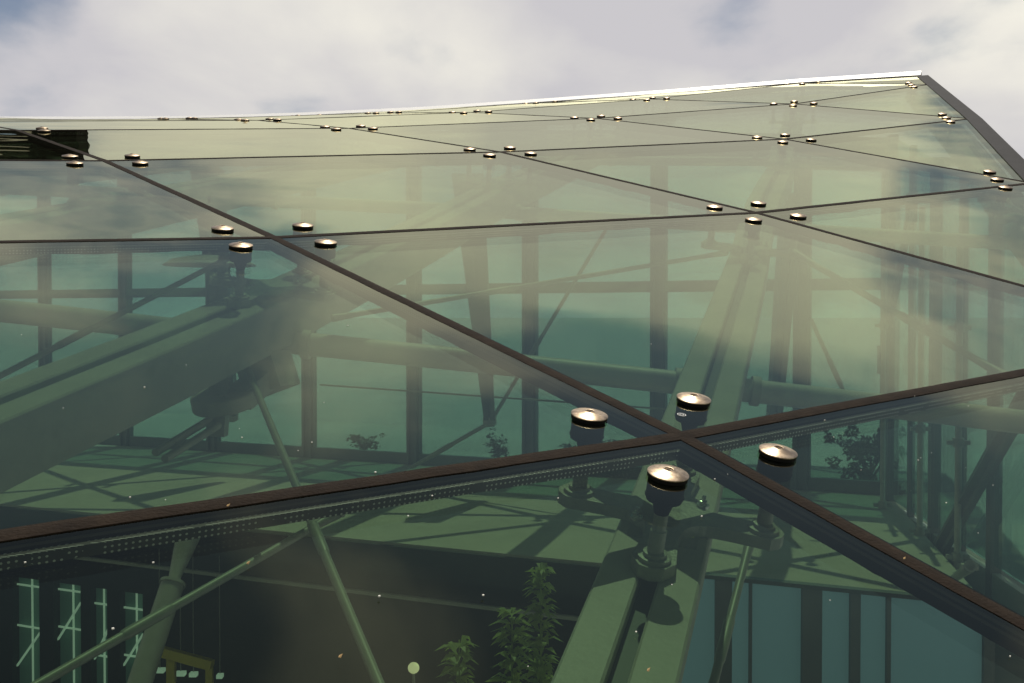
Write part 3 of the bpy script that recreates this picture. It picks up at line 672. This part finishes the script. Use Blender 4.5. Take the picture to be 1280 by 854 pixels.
# ------------------------------------------------------------------ plants
def leaf_cloud(mb, c, n, rx, rz, size, up=.2):
    for _ in range(n):
        while True:
            p = V((random.uniform(-1, 1), random.uniform(-1, 1), random.uniform(-1, 1)))
            if p.length < 1: break
        p = V((p.x*rx, p.y*rx, p.z*rz))+c; L = size*random.uniform(.6, 1.4)
        d = V((random.gauss(0, 1), random.gauss(0, 1), random.gauss(up, .7))).normalized(); s = d.cross(V((random.random(), random.random(), random.random()))).normalized()*L*.22
        mb.quad(p-d*L*.5, p+s, p+d*L*.5, p-s)
def tall_plant(px, ptop, Z, spread, nst, label):
    tp = at(px, ptop, Z); base = V((tp.x, tp.y, FLZ+.62)); H = tp.z-base.z
    t = thing('tall_plant', label, 'plant', 'tall leafy plants rising from the hall', base)
    fo = MB()
    for k in range(nst):
        a = random.uniform(0, 6.28); hh = H*(1 if k == 0 else random.uniform(.72, .96)); sx, sy = math.cos(a)*spread*(0 if k == 0 else 1), math.sin(a)*spread*(0 if k == 0 else 1)
        pts = [V((sx*f**1.5, sy*f**1.5, hh*f)) for f in (0, .25, .5, .75, 1)]
        mb = MB(); mb.tube(pts, [.016, .014, .011, .008, .003], 6); mb.build('stem', M['leafA'], t, 60)
        z = hh*.25
        while z < hh:
            f = z/hh; p = V((sx*f**1.5, sy*f**1.5, z)); n = 16 if z > hh*.5 else 5
            for _ in range(n):
                a = random.uniform(0, 6.28); L = random.uniform(.06, .17)*(1.08-.45*f); dr = V((math.cos(a), math.sin(a), random.uniform(.2, .8))).normalized(); s = V((-math.sin(a), math.cos(a), 0))*L*.15
                m_ = p+dr*L*.55; e = p+V((dr.x, dr.y, dr.z*.25-.1))*L
                fo.quad(p, m_+s, e, m_-s)
            z += .036
    fo.build('foliage', M['leafA'], t)
    return base
pb = []
pb.append(tall_plant(676, 704, 4.6, .10, 4, 'tallest leafy plant with a narrow bright top'))
pb.append(tall_plant(640, 762, 4.3, .12, 4, 'arching leafy plant in front of the tallest one'))
pb.append(tall_plant(574, 800, 4.2, .09, 3, 'shortest dark bushy plant beside the globe lamp'))
pc = sum(pb, V())/3
t = thing('planter_box', 'long grey planter box on the hall floor under the plants', 'planter', None, (pc.x, pc.y, FLZ))
for sx, sy, hx, hy in ((0, -.42, .75, .03), (0, .42, .75, .03), (-.72, 0, .03, .39), (.72, 0, .03, .39)):
    mb = MB(); mb.box((sx, sy, .33), (hx, 0, 0), (0, hy, 0), (0, 0, .33)); mb.build('side', M['pot'], t)
mb = MB(); mb.box((0, 0, .31), (.69, 0, 0), (0, .39, 0), (0, 0, .31)); mb.build('soil', M['soil'], t)
g = at(517, 835, 4.4); t = thing('globe_lamp', 'small glowing yellow globe lamp on a thin pole', 'lamp', None, (g.x, g.y, FLZ))
mb = MB(); mb.lathe([(.022*math.sin(a) + .0005, g.z-FLZ-.022*math.cos(a)) for a in [math.pi*k/12 for k in range(13)]], 20); mb.build('globe', M['globe'], t, 60)
mb = MB(); mb.tube([(0, 0, 0), (0, 0, g.z-FLZ-.02)], .006, 8); mb.build('pole', M['cast'], t)
mb = MB(); mb.lathe([(.12, 0), (.12, .02), (.02, .04)], 20); mb.build('foot', M['cast'], t)

# yellow frame with white boxes on the lower level
yb = at(226, 815, 8.2)
t = thing('yellow_frame', 'yellow steel goalpost frame with a sloping top bar in the dark hall', 'frame', None, (yb.x, yb.y, FLZ))
h = yb.z-FLZ
for p, q, w in (((-.20, 0, h+.02), (.26, -.12, h-.06), .07), ((-.07, 0, 0), (-.07, 0, h+.0), .06), ((.24, -.12, 0), (.24, -.12, h-.08), .05)):
    mb = MB(); mb.bar(p, q, w, w*.8, V((0, 1, 0))); mb.build('bar', M['yellow'], t)
for k, (px, py) in enumerate(((200, 838), (226, 842), (242, 843), (275, 845))):
    c = at(px, py, 8.6); mb = MB(); w = (.035, .035, .028, .022)[k]
    t = thing('light_box', 'small white lit box hung behind the yellow frame', 'light box', 'white boxes behind the yellow frame', c)
    mb.box((0, 0, 0), (w, 0, 0), (0, .03, 0), (0, 0, .014)); mb.build('case', M['paleglow'], t)
    mb = MB(); mb.tube([(0, 0, .02), (0, 0, Z0-.18-c.z)], .004, 6); mb.build('cord', M['cast'], t)

# ------------------------------------------------------------------ ground outside, trees and shrubs
G0 = .10
near = [(foot[0].x+.06, foot[0].y+.02), (foot[-1].x, foot[-1].y+.02)]
hole = [(XL-.1, foot[-1].y), (foot[0].x, foot[0].y), (2.86, 8.15), (XL-.1, fl(XL)+.12)]; elbow = (2.56, 5.0)
big = [(-4000, -4000), (4000, -4000), (4000, 4000), (-4000, 4000)]
mb = MB()
for k in range(4): mb.quad((*big[k], G0), (*big[(k+1) % 4], G0), (*hole[(k+1) % 4], G0), *([(*elbow, G0)] if k == 1 else []), (*hole[k], G0))
tag(mb.build('ground', M['pave']), kind='structure')

def shrub(px, py, Z, rx, rz, n, size, label):
    c = at(px, py, Z); t = thing('shrub', label, 'shrub', 'shrubs outside the rear facade', (c.x, c.y, G0)); h = max(.12, c.z-G0)
    mb = MB(); mb.tube([(0, 0, 0), (.01, 0, h*.5), (0, .01, h+rz*.3)], [.022, .017, .006], 8); limbs = []
    for k in range(8):
        a = k*2.4; e = V((math.cos(a)*rx*.7, math.sin(a)*rx*.7, h+rz*random.uniform(-.6, .8))); limbs.append(e)
        mb.tube([V((0, 0, h*random.uniform(.3, .7))), e*.5+V((0, 0, h*.35)), e], [.012, .008, .003], 6)
    mb.build('stem', M['bark'], t, 60)
    mb = MB()
    for e in limbs+[V((0, 0, h+rz*.5)), V((0, 0, h))]:
        for _ in range(4):
            q = e+V((random.gauss(0, rx*.25), random.gauss(0, rx*.25), random.gauss(0, rz*.22))); q.z = max(q.z, .05); leaf_cloud(mb, q, n//40, rx*.24, rz*.2, size)
    mb.build('crown', M['leafB'], t)
shrub(1088, 578, 9.0, .27, .27, 1600, .05, 'dark leafy shrub outside between the last two facade mullions')
shrub(455, 572, 11.4, .16, .10, 300, .045, 'small low shrub outside one bay from the hanging bracket')
shrub(622, 562, 10.9, .11, .15, 260, .045, 'small upright shrub outside below the free end of the tapered mast')
shrub(735, 590, 10.2, .34, .13, 900, .045, 'broad low shrub outside behind the joint crossing')

# ------------------------------------------------------------------ small things on the glass
def on_roof(px, py):
    d = (at(px, py, 1.0)-EYE); a, b = 1.6, 1.6
    best = None
    for _ in range(40):
        def pr(a_, b_):
            w = P(a_, b_)-EYE; z = w.dot(FW); return (640+F*w.x/z, 427+F*w.dot(DN)/z)
        x, y = pr(a, b); xa, ya = pr(a+.01, b); xb, yb_ = pr(a, b+.01)
        ja, jb, ka, kb = (xa-x)/.01, (xb-x)/.01, (ya-y)/.01, (yb_-y)/.01; det = ja*kb-jb*ka
        a += .6*((px-x)*kb-jb*(py-y))/det; b += .6*(ja*(py-y)-(px-x)*ka)/det
        a = max(.6, min(6, a)); b = max(.2, min(5, b))
    return P(a, b), nrm(a, b)
mb = MB()
for k in range(45):
    px, py = random.uniform(10, 1270), random.triangular(330, 850, 620); p, n = on_roof(px, py); s = random.uniform(.0005, .0013)
    a = n.orthogonal().normalized(); c = n.cross(a); mb.box(p+n*.0012, a*s, c*s*random.uniform(.5, 1), n*s*.6)
tag(mb.build('grit_specks', M['speck']), 'pale grit specks scattered over the glass', 'grit', kind='stuff')
for px, py, wh in ((310, 706, 'above the long tie rod'), (285, 634, 'beside the brown gasket'), (810, 840, 'over the grooved beam'), (425, 823, 'near the globe lamp'), (1130, 700, 'above the side wall')):
    p, n = on_roof(px, py); a = n.orthogonal().normalized(); c = n.cross(a); s = .0026
    mb = MB(); mb.quad(p+n*.002-a*s, p+n*.003+c*s*.6, p+n*.0045+a*s*1.2, p+n*.002-c*s*.5); mb.quad(p+n*.002-a*s, p+n*.001-c*s*.5, p+n*.0045+a*s*1.2)
    tag(mb.build('dry_leaf_bit', M['debris']), 'tiny tan scrap of dry leaf lying on the glass '+wh, 'leaf scrap', 'dry leaf scraps on the glass')
p, n = on_roof(852, 519); a = n.orthogonal().normalized(); c = n.cross(a)
mb = MB(); i0 = 0; seg = 28
for r0, r1 in ((.0082, .0070), (.0042, .0030)):
    for k in range(seg):
        t0, t1 = 2*math.pi*k/seg, 2*math.pi*(k+1)/seg
        mb.quad(*[p+n*.0012+a*r*math.cos(t_)+c*r*math.sin(t_) for r, t_ in ((r0, t0), (r0, t1), (r1, t1), (r1, t0))])
tag(mb.build('glass_stamp', M['white']), 'small round white maker stamp on the glass beside a disc', 'stamp')
print('panes', npane)

# ------------------------------------------------------------------ neighbouring building whose cantilevered dark beam is mirrored in the upper panes
nb = thing('neighbour_building', 'dark cantilevered roof beam of the neighbouring building, mirrored in the upper panes', 'building', None, (-44, 61, G0))
mb = MB(); mb.box((0, 1, 21.5), (20.0, 0, 0), (0, .8, 0), (0, 0, 1.7)); mb.build('cantilever_beam', M['seal'], nb)
mb = MB(); mb.box((-16, 6, 11.6), (14, 0, 0), (0, 5.5, 0), (0, 0, 11)); mb.build('wall', M['dark'], nb)
mb = MB(); mb.bar((6, .0, 23), (17.5, .0, 20.2), .3, .3); mb.build('stay', M['steel'], nb)
